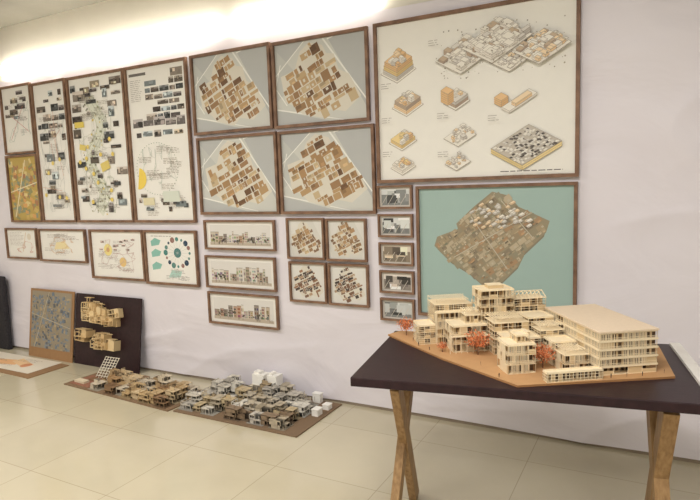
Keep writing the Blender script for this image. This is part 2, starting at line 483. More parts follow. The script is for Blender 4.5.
def draw_b4(c, rng):
    c.disc(0.63, 0.60, 0.038, (56, 118, 116))
    for i in range(16):
        a = i / 16 * 2 * math.pi
        c.disc(0.63 + 0.24 * math.cos(a), 0.60 + 0.27 * math.sin(a), 0.011 + 0.006 * (i % 3), [(70, 130, 124), (150, 112, 104), (44, 66, 88), (90, 134, 128)][i % 4], n=14)
        c.line((0.63, 0.6), (0.63 + 0.24 * math.cos(a), 0.60 + 0.27 * math.sin(a)), .0015, (170, 180, 176))
    for y in (0.72, 0.50, 0.24):
        c.add([(0.10, y), (0.26, y + 0.03), (0.30, y + 0.12), (0.18, y + 0.17), (0.09, y + 0.10)], (136, 186, 174))
    c.add([(0.42, 0.10), (0.66, 0.12), (0.70, 0.24), (0.50, 0.26)], (176, 208, 198))
    for k in range(6): c.text(rng.uniform(0.35, 0.7), rng.uniform(0.08, 0.28), 0.2, 3, 0.03, (156, 148, 144), rng, 0.003)
    c.text(0.1, 0.92, 0.5, 1, 0.03, (140, 132, 128), rng)

OR = ((236, 214, 180), (222, 190, 148), (230, 202, 162))
OD = ((228, 192, 144), (208, 168, 120), (218, 180, 132))
YE = ((232, 208, 150), (206, 178, 122), (220, 192, 134))
GR = ((216, 212, 205), (184, 178, 170), (200, 195, 187))
BR = ((194, 174, 150), (160, 142, 126), (178, 158, 138))
LT = ((234, 230, 220), (214, 208, 197), (224, 218, 208))
def draw_big(c, rng):
    LN = (150, 139, 128)
    def cluster(cx, cy, s, n, pal, flat=1.0):
        c.iso(cx, cy - 0.01, s * 1.25, s * 1.0, 0.003, LT, ln=LN)
        its = [(rng.uniform(0, 1.1), rng.uniform(0, 0.85)) for _ in range(n)]
        its.sort(key=lambda t: -(t[0] + t[1]))
        for p, q in its:
            X = cx + (p - q) * s * 0.866 / c.w; Y = cy + (p + q) * s * 0.5 / c.h
            c.iso(X, Y, s * rng.uniform(.08, .24), s * rng.uniform(.08, .24), s * rng.uniform(.04, .18) * flat, rng.choice(pal), ln=LN)
    def massing(x, y, s, pals, n):
        c.iso(x, y - .015, s * 1.15, s, .003, LT, ln=LN)
        h = 0
        for k, pl in enumerate(pals):
            c.iso(x, y + h / c.h, s * (1 - .04 * k), s * (.85 - .05 * k), s * .2, pl, ln=LN); h += s * .2
        its = sorted([(rng.uniform(0, .65), rng.uniform(0, .5)) for _ in range(n)], key=lambda t: -(t[0] + t[1]))
        for p, q in its:
            c.iso(x + (p - q) * s * .866 / c.w, y + (h + (p + q) * s * .5) / c.h, s * rng.uniform(.12, .28), s * rng.uniform(.12, .24), s * rng.uniform(.08, .28), rng.choice([OR, LT, OD, GR, YE]), ln=LN)
    massing(0.11, 0.64, 0.125, [GR, YE, OD], 14)
    massing(0.16, 0.42, 0.11, [OR, BR], 12)
    massing(0.13, 0.20, 0.10, [YE], 12)
    massing(0.13, 0.04, 0.09, [LT], 12)
    massing(0.43, 0.43, 0.085, [BR, GR], 6); c.iso(0.39, 0.45, 0.04, 0.05, 0.065, OD, ln=LN)
    cluster(0.44, 0.20, 0.10, 22, [LT, GR, OR]); cluster(0.43, 0.05, 0.08, 20, [LT, OR, GR])
    c.iso(0.70, 0.37, 0.17, 0.05, 0.012, LT, ln=LN); c.iso(0.73, 0.405, 0.10, 0.028, 0.018, OR, ln=LN); c.iso(0.66, 0.41, 0.045, 0.045, 0.035, OD, ln=LN)
    c.iso(0.76, 0.03, 0.24, 0.20, 0.026, ((196, 188, 176), (228, 206, 150), (216, 194, 138)), ln=LN)
    for k in range(230):
        p, q = rng.uniform(0, 0.225), rng.uniform(0, 0.185)
        c.iso(0.76 + (p - q) * .866 / c.w, 0.058 + (p + q) * 0.5 / c.h, 0.012, 0.010, 0.002, rng.choice([GR, GR, LT, LT, ((110, 104, 98),) * 3, ((92, 86, 82),) * 3]))
    cluster(0.70, 0.62, 0.13, 26, [LT, GR, LT, OR], .6)
    for (x, y, s, n) in [(0.46, 0.64, 0.17, 54), (0.62, 0.68, 0.20, 76), (0.84, 0.64, 0.15, 56)]:
        cluster(x, y, s, n, [LT, GR, LT, BR, LT] if x < .8 else [OR, LT, BR, OR, LT], .8)
    for k in range(120):
        c.disc(rng.uniform(0.34, 0.96), rng.uniform(0.60, 0.90), rng.uniform(0.002, 0.005), rng.choice([(170, 162, 148), (144, 136, 124)]), n=7)
    for (x, y) in [(0.03, 0.62), (0.03, 0.40), (0.03, 0.18), (0.34, 0.40), (0.34, 0.16), (0.60, 0.36), (0.3, .85)]:
        c.text(x, y, 0.06, 3, 0.014, (160, 152, 146), rng, 0.003)
    c.text(0.66, 0.022, 0.3, 1, 0.02, (100, 96, 94), rng, 0.005)

def draw_teal(c, rng):
    H = [(0.12, 0.55), (0.14, 0.62), (0.28, 0.68), (0.27, 0.72), (0.38, 0.84), (0.50, 0.95), (0.60, 0.92), (0.66, 0.84), (0.84, 0.74), (0.82, 0.66), (0.70, 0.52), (0.66, 0.42), (0.56, 0.30), (0.46, 0.25), (0.34, 0.36), (0.22, 0.44)]
    cols = [(172, 156, 128), (156, 140, 114), (186, 172, 146), (140, 128, 108), (166, 150, 122), (150, 144, 122), (170, 140, 108), (182, 170, 146)]
    c.add([(p[0] + .004, p[1] - .03) for p in H], (136, 128, 110))
    footprints(c, rng, H, 0.66, 0.024, cols, (188, 178, 156), 0.03, fill=(152, 142, 118), tight=(.84, .98), detail=.6)
    for k in range(320):
        x, y = rng.uniform(.1, .85), rng.uniform(.28, .95)
        if inside((x, y), H):
            c.rect(x, y, rng.uniform(.005, .025), rng.uniform(.004, .014), rng.choice(cols + [(130, 132, 110), (206, 198, 178), (112, 102, 86), (188, 176, 152)]), rng.uniform(.5, .8))
    for a, b in (((.24, .46), (.74, .80)), ((.36, .78), (.60, .38)), ((.56, .90), (.76, .62))):
        c.line(a, b, .005, (196, 188, 168))
    its = [(rng.uniform(.36, .74), rng.uniform(.68, .88)) for _ in range(60)]
    its.sort(key=lambda t: -t[1])
    for x, y in its:
        if inside((x, y), H): c.iso(x, y, rng.uniform(.012, .028), rng.uniform(.010, .016), 0.007, rng.choice([LT, GR, GR, OR]), ln=(160, 150, 136))

GRY = (181, 183, 182)
poster("framed_poster", -5.39, 1.865, -4.94, 2.475, WH, draw_p1, "wood-framed white sheet with pinned photos and thin route lines", fw=.020, seed=2)
poster("framed_poster", -5.40, 1.24, -4.94, 1.855, (186, 160, 90), draw_p1b, "wood-framed ochre and green land use map", fw=.020, seed=3)
poster("framed_poster", -4.93, 1.24, -4.47, 2.46, WH, draw_p2, "tall wood-framed sheet with street network and photo strips", fw=.022, seed=4)
poster("framed_poster", -4.45, 1.24, -3.76, 2.455, WH, draw_p3, "tall wood-framed study collage with small photos and yellow dots", seed=5)
poster("framed_poster", -3.75, 1.24, -3.10, 2.455, WH, draw_p4, "tall wood-framed study sheet with photo rows and yellow half disc", seed=6)
ga = "framed site plan posters on grey ground"
la = "wood-framed grey site plan with brown building footprints"
poster("framed_poster", -3.06, 1.885, -2.35, 2.455, GRY, draw_aerial, la, ga, seed=7)
poster("framed_poster", -2.335, 1.88, -1.615, 2.445, GRY, draw_aerial, la, ga, seed=8)
poster("framed_poster", -3.045, 1.30, -2.33, 1.865, GRY, draw_aerial, la, ga, seed=9)
poster("framed_poster", -2.315, 1.30, -1.59, 1.86, GRY, draw_aerial, la, ga, seed=10)
poster("framed_poster", -1.575, 1.49, -0.395, 2.45, (235, 233, 226), draw_big, "large wood-framed white sheet of orange and grey axonometric drawings", fw=0.022, seed=11)
poster("framed_poster", -1.32, 0.67, -0.40, 1.465, (160, 184, 178), draw_teal, "wood-framed teal poster with brown aerial site drawing", fw=0.020, seed=12)
for k, (a, b, s) in enumerate([(-3.025, 1.04, 1.26), (-3.035, 0.75, 0.995), (-3.03, 0.475, 0.72)]):
    poster("framed_elevation", a, b, a + 0.645, s, (230, 227, 221), draw_elev, "small wide wood-framed street elevation of brown buildings", "wide framed elevations", fw=0.016, category="framed print", seed=20 + k)
for k, (a, b) in enumerate([(-2.28, 0.992), (-1.965, 0.988), (-2.275, 0.692), (-1.96, 0.690)]):
    poster("framed_plan", a, b, a + 0.300, b + 0.282, (218, 216, 210), draw_small_plan if k in (0, 1) else draw_small_plan_dark,
           "small square wood-framed plan with dark brown footprints", "small square framed plans", fw=0.016, category="framed print", seed=30 + k)
for k in range(5):
    t = 1.475 - k * 0.178
    poster("framed_photo", -1.58, t - 0.145, -1.345, t, (204, 198, 190), draw_thumb, "tiny wood-framed grey photo of buildings", "column of tiny framed photos", fw=0.014, category="framed print", seed=40 + k)
poster("framed_poster", -5.52, 0.895, -5.05, 1.185, WH, draw_b1, "small wood-framed note sheet with red line diagram", fw=0.018, seed=50)
poster("framed_poster", -5.02, 0.885, -4.38, 1.18, WH, draw_b2, "wood-framed white sheet with handwriting and pale yellow patch", fw=0.018, seed=51)
poster("framed_poster", -4.325, 0.76, -3.68, 1.18, WH, draw_b3, "wood-framed diagram sheet with yellow and orange discs", fw=0.020, seed=52)
poster("framed_poster", -3.67, 0.745, -3.11, 1.18, WH, draw_b4, "wood-framed sheet with teal dot ring and teal shapes", fw=0.020, seed=53)

# ------------------------------------------------------------------ wall lights
def tube(x0, x1, z):
    root = empty("tube_light", (x0, YW, z), "long glowing white diffuser light mounted on wall above posters", "light fixture", "glowing diffuser lights above the posters")
    L = x1 - x0
    b = MB(); b.box(0, L, -0.020, 0.001, -0.028, 0.028, (230, 228, 222))
    b.obj("housing", M_white, root)
    t = MB(); n = 12
    ring = [(-0.020 - 0.040 * math.sin(math.pi * i / n), 0.040 * math.cos(math.pi * i / n)) for i in range(n + 1)]
    for i in range(n):
        p, q = ring[i], ring[i + 1]
        t.poly([(0, p[0], p[1]), (L, p[0], p[1]), (L, q[0], q[1]), (0, q[0], q[1])], (255, 255, 255))
    t.poly([(0, r[0], r[1]) for r in ring], (255, 255, 255)); t.poly([(L, r[0], r[1]) for r in reversed(ring)], (255, 255, 255))
    t.obj("diffuser", M_tube, root, (0, 0, 0))
tube(-5.35, -4.045, 2.62); tube(-4.04, -2.80, 2.62); tube(-2.66, -1.55, 2.62)

# ------------------------------------------------------------------ table
TA = Vector((-1.045, 1.895, 0))
TX = Vector((0.985, 0.172, 0)).normalized()
ang = math.atan2(TX.y, TX.x)
tab = empty("table", TA, "dark brown topped table standing on crossed pale pine legs", "table", rot=(0, 0, ang))
TW, TD, TH = 1.27, 0.72, 0.755
b = MB(); b.box(0, TW, 0, TD, TH - 0.036, TH, (60, 40, 44))
b.obj("tabletop", M_top, tab, bevel=0.003)
def leg(a, c, w=0.045, t=0.075):
    lb = MB(); lb.beam(a, c, w, t, (180, 130, 80), up=(0, 1, 0)); lb.obj("leg", M_leg, tab, bevel=0.003)
leg((0.165, 0.06, TH - 0.036), (0.125, 0.52, 0.0), 0.036, 0.065); leg((0.150, 0.42, TH - 0.036), (0.125, 0.05, 0.0), 0.036, 0.065)
leg((1.110, 0.06, TH - 0.036), (1.100, 0.36, 0.0), 0.05, 0.08); leg((1.095, 0.28, TH - 0.036), (1.120, 0.05, 0.0), 0.05, 0.08)
lb = MB(); lb.box(0.15, 1.08, 0.30, 0.36, TH - 0.08, TH - 0.036, (180, 130, 80)); lb.obj("stretcher", M_leg, tab)

ws = MB(); ws.box(TW - 0.046, TW - 0.006, 0.12, TD - 0.02, 0, 0.012, (240, 238, 232))
o = ws.obj("foam_board_strip", M_white, None, (TA.x, TA.y, TH), (0, 0, ang)); tag(o, "long narrow white foam board strip lying on the dark table", "foam board")

# ------------------------------------------------------------------ architectural model
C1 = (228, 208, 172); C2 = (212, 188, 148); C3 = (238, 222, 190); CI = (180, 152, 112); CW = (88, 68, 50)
def bld(mb, x0, x1, y0, y1, z0, h, fl, rng, sp=0.03, slats=0, t=0.0022, screen=0, roof='parapet', solid=1.0, rec=0, closed=False):
    """balsa frame: floor slabs, columns, interior partitions, optional slats/screens"""
    fh = h / fl
    for k in range(fl + 1):
        z = z0 + k * fh
        ov = 0.0012 if k else 0
        mb.box(x0 - ov, x1 + ov, y0 - ov, y1 + ov, max(z0, z - t), max(z0 + t, z), C1 if k < fl else C3)
    for k in range(fl):
        za, zb = z0 + k * fh, z0 + (k + 1) * fh - t
        ix, iy = 0.012 + rng.uniform(0, .018), 0.012 + rng.uniform(0, .018)
        if closed: ix = iy = 0.006
        if k < rec: ix = iy = 0.035
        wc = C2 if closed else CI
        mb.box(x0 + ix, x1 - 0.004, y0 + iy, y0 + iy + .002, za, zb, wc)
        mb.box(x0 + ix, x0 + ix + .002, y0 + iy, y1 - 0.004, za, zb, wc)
        if not closed:
            for q in range(2):
                xx = rng.uniform(x0 + .02, x1 - .02); mb.box(xx, xx + .002, y0 + .002, y0 + iy, za, zb, C2)
                yy = rng.uniform(y0 + .02, y1 - .02); mb.box(x0 + .002, x0 + ix, yy, yy + .002, za, zb, C2)
        ws_ = .022
        n = max(1, int((x1 - x0) / ws_))
        for q in range(n):
            xx = x0 + ix + .003 + q * ws_
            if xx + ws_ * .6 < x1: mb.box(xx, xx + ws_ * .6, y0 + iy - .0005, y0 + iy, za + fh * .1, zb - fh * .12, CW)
        n = max(1, int((y1 - y0) / ws_))
        for q in range(n):
            yy = y0 + iy + .003 + q * ws_
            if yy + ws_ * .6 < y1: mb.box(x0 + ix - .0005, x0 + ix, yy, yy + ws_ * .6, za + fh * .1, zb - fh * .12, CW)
    xs = max(1, round((x1 - x0) / sp)); ys = max(1, round((y1 - y0) / sp)); w = 0.0020
    for i in range(xs + 1):
        x = x0 + (x1 - x0 - w) * i / xs
        mb.box(x, x + w, y0, y0 + w, z0, z0 + h, C3); mb.box(x, x + w, y1 - w, y1, z0, z0 + h, C3)
    for i in range(ys + 1):
        y = y0 + (y1 - y0 - w) * i / ys
        mb.box(x0, x0 + w, y, y + w, z0, z0 + h, C3); mb.box(x1 - w, x1, y, y + w, z0, z0 + h, C3)
    for k in range(fl):
        z = z0 + k * fh
        if k and not slats:
            for q in (.18, .34):
                mb.box(x0, x1, y0 - .0012, y0, z + fh * q, z + fh * q + .0014, C3)
                mb.box(x0 - .0012, x0, y0, y1, z + fh * q, z + fh * q + .0014, C3)
        for i in range(xs):
            if rng.random() < .2 * solid:
                a = x0 + (x1 - x0) * i / xs; mb.box(a, a + (x1 - x0) / xs, y0 + .001, y0 + .0025, z, z + fh * rng.choice([.5, .95, .95]), C2)
        for i in range(ys):
            if rng.random() < .2 * solid:
                a = y0 + (y1 - y0) * i / ys; mb.box(x0 + .001, x0 + .0025, a, a + (y1 - y0) / ys, z, z + fh * rng.choice([.5, .95, .95]), C2)
        if k >= rec:
            for s in range(1, slats + 1):
                zz = z + fh * s / (slats + 1)
                mb.box(x0, x1, y0 - 0.0018, y0, zz, zz + 0.0014, C3); mb.box(x0 - 0.0018, x0, y0, y1, zz, zz + 0.0014, C3)
        for r_ in range(screen):
            yy = rng.uniform(y0, max(y0, y1 - .035))
            for s in range(7):
                if yy + s * .005 < y1: mb.box(x0 - .0025, x0 - .001, yy + s * .005, yy + s * .005 + .0018, z, z + fh, C3)
            xx = rng.uniform(x0, max(x0, x1 - .035))
            for s in range(7):
                if xx + s * .005 < x1: mb.box(xx + s * .005, xx + s * .005 + .0018, y0 - .0025, y0 - .001, z, z + fh, C3)
    zt = z0 + h; p = 0.005
    if roof in ('parapet', 'hut', 'deck'):
        mb.box(x0, x1, y0, y0 + 0.0025, zt, zt + p, C3); mb.box(x0, x0 + 0.0025, y0, y1, zt, zt + p, C3)
        mb.box(x0, x1, y1 - 0.0025, y1, zt, zt + p, C3); mb.box(x1 - 0.0025, x1, y0, y1, zt, zt + p, C3)
    if roof == 'pergola':
        for i in range(int((x1 - x0) / .011)):
            mb.box(x0 + i * .011, x0 + i * .011 + .003, y0, y1, zt + .018, zt + .021, C3)
        for a in (x0, x1 - .003):
            for c in (y0, y1 - .003): mb.box(a, a + .003, c, c + .003, zt, zt + .020, C3)
    elif roof == 'gable':
        n = 9; ym = (y0 + y1) / 2
        for i in range(n):
            x = x0 + (x1 - x0) * i / (n - 1)
            mb.beam((x, y0, zt), (x, ym, zt + .025), .003, .003, C3); mb.beam((x, y1, zt), (x, ym, zt + .025), .003, .003, C3)
        mb.box(x0, x1, ym - .002, ym + .002, zt + .024, zt + .027, C3)
    elif roof == 'hut':
        a, c = x0 + (x1 - x0) * .35, x0 + (x1 - x0) * .8; d, e = y0 + (y1 - y0) * .4, y0 + (y1 - y0) * .85
        mb.box(a, c, d, e, zt, zt + .014, C2); mb.box(a - .002, c + .002, d - .002, e + .002, zt + .014, zt + .016, C3)

OX, OY = -0.19, 2.24
MA = math.atan2(0.57, 0.82)
def loc2(px, py):
    d = Vector((px - OX, py - OY)); ca, sa = math.cos(MA), math.sin(MA)
    return (d.x * ca + d.y * sa, -d.x * sa + d.y * ca)
model = empty("building_model", (OX, OY, TH), "detailed cream wooden housing model with orange trees on tan base", "architectural model", rot=(0, 0, MA))
bp = [loc2(*p) for p in [(-1.16, 2.50), (-0.80, 2.24), (-0.44, 2.03), (0.055, 2.34), (0.0, 2.74), (-0.55, 2.68), (-1.13, 2.585)]]
b = MB(); n = len(bp); BT = 0.008
b.poly([(x, y, BT) for x, y in bp], (190, 148, 104)); b.poly([(x, y, 0) for x, y in reversed(bp)], (170, 120, 74))
for i in range(n):
    p, q = bp[i], bp[(i + 1) % n]
    b.poly([(p[0], p[1], 0), (q[0], q[1], 0), (q[0], q[1], BT), (p[0], p[1], BT)], (164, 120, 78))
b.obj("base_board", M_card, model)

rng = random.Random(7)
def block(x0, x1, y0, y1, h, fl, z=0, **k):
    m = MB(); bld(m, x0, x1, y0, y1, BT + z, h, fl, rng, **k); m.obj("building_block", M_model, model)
# long slab block: plain flat roof, floor bands and fine vertical fins
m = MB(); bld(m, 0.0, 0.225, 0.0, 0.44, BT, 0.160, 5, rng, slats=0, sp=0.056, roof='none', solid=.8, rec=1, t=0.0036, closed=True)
m.box(-0.004, 0.229, -0.004, 0.444, BT + 0.160, BT + 0.166, (226, 206, 180))
for k in range(1, 5):
    z = BT + k * .032
    m.box(-0.003, 0.228, -0.003, -0.001, z - .003, z + .004, C3); m.box(-0.003, -0.001, -0.003, 0.44, z - .003, z + .004, C3)
y = 0.0
while y < .43:
    if int(y / .055) % 3 != 2: m.box(-.0026, -.0010, y, y + .0016, BT + .032, BT + .160, C3)
    y += .0062
x = 0.0
while x < .22:
    if int(x / .045) % 3 != 1: m.box(x, x + .0016, -.0026, -.0010, BT + .032, BT + .160, C3)
    x += .0062
m.obj("building_block", M_model, model)
block(-0.29, -0.14, 0.45, 0.57, 0.250, 7, sp=0.04, slats=0, screen=1, roof='hut')
block(-0.14, 0.01, 0.46, 0.55, 0.205, 6, sp=0.04, roof='gable', slats=2)
block(-0.465, -0.292, 0.565, 0.70, 0.175, 5, sp=0.022, slats=3, roof='pergola')
block(-0.545, -0.467, 0.55, 0.66, 0.085, 3, sp=.03, slats=2)
block(-0.465, -0.30, 0.532, 0.563, 0.145, 4, sp=.03, screen=1, roof='deck')
block(-0.43, -0.28, 0.40, 0.53, 0.112, 3, sp=0.03, roof='deck', screen=2)
block(-0.36, -0.285, 0.45, 0.53, 0.035, 1, z=0.112, sp=0.02, roof='pergola')
block(-0.275, -0.125, 0.33, 0.45, 0.135, 4, sp=0.03, roof='pergola', slats=1)
block(-0.315, -0.205, 0.085, 0.195, 0.110, 3, sp=0.028, roof='deck', screen=2)
block(-0.265, -0.215, 0.12, 0.19, 0.026, 1, z=0.110, sp=0.02, roof='deck')
block(-0.265, -0.125, 0.215, 0.33, 0.095, 3, sp=0.03, slats=2, roof='hut')
block(-0.105, -0.010, 0.15, 0.24, 0.090, 3, sp=0.03, screen=1, roof='deck')
block(-0.115, -0.010, 0.245, 0.33, 0.115, 4, sp=0.03, slats=2, roof='pergola')
block(-0.125, -0.010, 0.34, 0.455, 0.145, 5, sp=0.04, slats=1, roof='deck')
block(-0.105, -0.010, 0.055, 0.14, 0.068, 2, sp=0.02, roof='pergola', screen=1)
block(-0.215, -0.004, -0.032, 0.005, 0.034, 1, sp=0.014, roof='deck', slats=2)
m = MB(); m.box(-0.45, -0.27, 0.385, 0.397, BT + 0.070, BT + 0.073, C3)
for i in range(8): m.box(-0.45 + i * .025, -0.448 + i * .025, 0.385, 0.387, BT, BT + .08, C3)
m.obj("walkway", M_model, model)

def tree(x, y, h, seed):
    r = random.Random(seed)
    root = bpy.data.objects.new("tree", None); COL.objects.link(root); root.parent = model; root.location = (x, y, BT); root.empty_display_size = .02
    root["label"] = "small feathery orange model tree"
    t = MB(); t.beam((0, 0, 0), (0.001, 0, h * 0.5), 0.004, 0.004, (120, 86, 64))
    for k in range(12):
        a = r.uniform(0, 6.28); t.beam((0.001, 0, h * 0.3), (math.cos(a) * h * 0.45, math.sin(a) * h * 0.45, h * r.uniform(0.55, 1.0)), 0.0016, 0.0016, (150, 100, 70))
    t.obj("trunk", M_leaf, root)
    f = MB()
    for k in range(400):
        d = Vector((r.gauss(0, 1), r.gauss(0, 1), r.gauss(0, 1))).normalized() * (r.random() ** 0.45) * r.uniform(.75, 1.2)
        p = Vector((d.x * h * 0.54, d.y * h * 0.54, h * 0.64 + d.z * h * 0.38)); s = h * 0.042
        u = Vector((r.gauss(0, 1), r.gauss(0, 1), r.gauss(0, 1))).normalized(); w = u.orthogonal().normalized(); q = u.cross(w)
        col = r.choice([(232, 150, 100), (222, 128, 80), (238, 168, 120), (208, 116, 76)])
        f.poly([p + w * s, p + (w * -.5 + q * .86) * s, p + (w * -.5 - q * .86) * s], col)
        f.poly([p + u * s, p + w * s * .8, p - q * s * .8], col)
    f.obj("foliage", M_leaf, root)
lx, ly = loc2(-1.07, 2.515); tree(lx, ly, 0.085, 60)
lx, ly = loc2(-0.67, 2.335); tree(lx, ly, 0.105, 61)
tree(-0.155, 0.135, 0.092, 62)
lx, ly = loc2(-0.82, 2.32); tree(lx, ly, 0.045, 63)

def figure(x, y, rot):
    m = MB(); s = 0.018
    sil = [(-.08, 0), (-.02, 0), (0, .42), (.02, 0), (.08, 0), (.09, .5), (.14, .5), (.11, .80), (.05, .84), (.06, .95), (0, 1), (-.06, .95), (-.05, .84), (-.11, .80), (-.14, .5), (-.09, .5)]
    m.poly([(a * s, 0, c * s) for a, c in sil], (50, 40, 38))
    m.obj("scale_figure", M_card, model, (x, y, BT), (0, 0, rot))
for wx, wy in [(-0.95, 2.37), (-0.88, 2.32), (-0.62, 2.20), (-0.52, 2.09), (-0.15, 2.235), (-0.05, 2.30), (-0.10, 2.27), (-1.0, 2.43), (0.02, 2.36)]:
    lx, ly = loc2(wx, wy); figure(lx, ly, rng.uniform(-1, 1))

# ------------------------------------------------------------------ floor models
def mini(name, parent, x, y, w, d, h, fl, col, rng):
    """open card framework: thin slabs, walls, posts and voids on a small plinth"""
    m = MB(); z0 = 0.008; fh = h / fl
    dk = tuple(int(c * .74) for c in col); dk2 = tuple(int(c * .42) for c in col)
    T = 0.003
    m.box(x - w * .1, x + w * 1.2, y - d * .1, y + d * 1.2, z0, z0 + .002, dk)
    for k in range(fl):
        za, zb = z0 + k * fh, z0 + (k + 1) * fh
        ww, dd = w * rng.uniform(.7, 1.15), d * rng.uniform(.7, 1.15)
        X, Y = x + rng.uniform(-.1, .15) * w, y + rng.uniform(-.1, .15) * d
        if rng.random() < .35:
            m.box(X, X + ww * .4, Y, Y + dd, zb - T, zb, col); m.box(X + ww * .4, X + ww, Y + dd * .55, Y + dd, zb - T, zb, col)
        else:
            m.box(X, X + ww, Y, Y + dd, zb - T, zb, col)
        for a in (0, ww / 2, ww - T):
            for c in (0, dd - T): m.box(X + a, X + a + T, Y + c, Y + c + T, za, zb, col)
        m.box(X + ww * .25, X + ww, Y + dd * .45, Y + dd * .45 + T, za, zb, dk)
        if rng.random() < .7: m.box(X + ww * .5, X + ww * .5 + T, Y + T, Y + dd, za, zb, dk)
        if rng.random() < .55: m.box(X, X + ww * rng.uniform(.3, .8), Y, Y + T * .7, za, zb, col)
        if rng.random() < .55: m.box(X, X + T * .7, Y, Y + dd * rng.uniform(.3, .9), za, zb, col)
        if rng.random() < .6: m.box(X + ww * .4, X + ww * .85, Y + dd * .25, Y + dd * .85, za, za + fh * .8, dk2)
        if rng.random() < .5:
            m.box(X, X + ww, Y, Y + .0015, zb, zb + .008, col); m.box(X, X + .0015, Y, Y + dd, zb, zb + .008, col)
    zt = z0 + h
    r = rng.random()
    if r < .3:
        hh = rng.uniform(.015, .03)
        for a in (.05, .85):
            for c in (.1, .85): m.box(x + w * a, x + w * a + T, y + d * c, y + d * c + T, zt, zt + hh, col)
        m.box(x + w * .05, x + w * .88, y + d * .1, y + d * .13, zt + hh, zt + hh + T, col); m.box(x + w * .05, x + w * .09, y + d * .1, y + d * .87, zt + hh, zt + hh + T, col)
    elif r < .5:
        m.box(x + w * .2, x + w * .7, y + d * .3, y + d * .3 + T, zt, zt + .025, col); m.box(x + w * .2, x + w * .2 + T, y + d * .3, y + d * .8, zt, zt + .025, dk)
    elif r < .65:
        for s in range(6): m.box(x + w * .1 + s * .008, x + w * .1 + s * .008 + .003, y, y + d * .8, zt + .006, zt + .009, col)
        m.box(x, x + w * .2, y + d * .4, y + d * .5, zt, zt + .006, col)
    if rng.random() < .35:
        for s in range(7): m.box(x - .02 + s * .006, x - .013 + s * .006, y + d * .2, y + d * .45, z0, z0 + h * (s + 1) / 8, col)
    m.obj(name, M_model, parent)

PAL1 = [(206, 184, 148), (190, 164, 124), (216, 202, 178), (168, 136, 98), (198, 186, 166), (176, 150, 114), (140, 112, 84)]
PAL2 = [(206, 200, 188), (196, 186, 168), (182, 170, 148), (218, 214, 204), (170, 152, 124), (190, 184, 174), (192, 174, 140), (140, 120, 98)]
def floor_model(loc, rot, W, D, label, pal, x0, x1, y0, y1, nx, ny, hs, seed, basecol, skip=.08):
    root = empty("site_model", loc, label, "architectural model", rot=(0, 0, rot))
    b = MB(); b.box(0, W, 0, D, 0, 0.008, basecol); b.obj("base_board", M_card, root)
    r = random.Random(seed)
    cw, cd = (x1 - x0) / nx, (y1 - y0) / ny
    for i in range(nx):
        for j in range(ny):
            if r.random() < skip: continue
            w = cw * r.uniform(0.75, 1.2); d = cd * r.uniform(0.75, 1.2)
            hh = r.uniform(*hs) * (.65 + .35 * j / (ny - 1))
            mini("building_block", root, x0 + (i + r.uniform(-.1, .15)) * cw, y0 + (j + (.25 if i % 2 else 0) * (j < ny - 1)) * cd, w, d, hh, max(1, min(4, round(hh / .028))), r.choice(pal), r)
    return root
fm1 = floor_model((-4.12, 2.80, 0), -0.065, 1.20, 0.40, "tan wooden village model on brown cardboard base on floor", PAL1, 0.30, 1.15, 0.02, 0.36, 9, 4, (0.03, 0.11), 11, (128, 104, 80))
fm2 = floor_model((-2.89, 2.74, 0), 0.0, 1.00, 0.56, "grey and white terraced housing model on brown base on floor", PAL2, 0.03, 0.87, 0.04, 0.48, 9, 6, (0.03, 0.125), 12, (124, 102, 80))
for bx in ((0.33, 0.43, 0.45, 0.53, 0.165), (0.45, 0.53, 0.465, 0.545, 0.165)):
    m = MB(); m.box(bx[0], bx[1], bx[2], bx[3], 0.008, bx[4], (242, 240, 234)); m.box(bx[0] + .01, bx[1] - .04, bx[2] + .01, bx[3] - .02, bx[4], bx[4] + .018, (240, 238, 232))
    m.obj("white_tower", M_model, fm2)
for bx in ((0.92, 0.965, 0.30, 0.36, 0.05), (0.93, 0.975, 0.42, 0.47, 0.04), (0.80, 0.86, 0.505, 0.545, 0.07)):
    m = MB(); m.box(bx[0], bx[1], bx[2], bx[3], 0.008, bx[4], (236, 234, 228)); m.box(bx[0] - .003, bx[1] + .003, bx[2] - .003, bx[3] + .003, bx[4], bx[4] + .003, (240, 238, 232)); m.obj("white_block", M_model, fm2)
m = MB()
for i in range(6):
    m.box(i * 0.03, i * 0.03 + 0.004, 0, 0.004, 0, 0.19, (226, 218, 200))
for i in range(9):
    m.box(0, 0.154, -0.001, 0.003, i * 0.023, i * 0.023 + 0.004, (232, 224, 206))
m.obj("lattice_panel", M_model, fm1, (0.11, 0.20, 0.008), (-0.7, 0, 0.1))
m = MB(); m.box(0, 0.24, 0, 0.2, 0, 0.003, (144, 100, 80)); m.box(0.02, 0.14, 0.03, 0.08, 0.003, 0.02, (210, 196, 170)); m.box(0.08, 0.2, 0.11, 0.17, 0.003, 0.012, (128, 96, 70))
m.obj("loose_platform", M_card, fm1, (0.03, 0.03, 0.008))

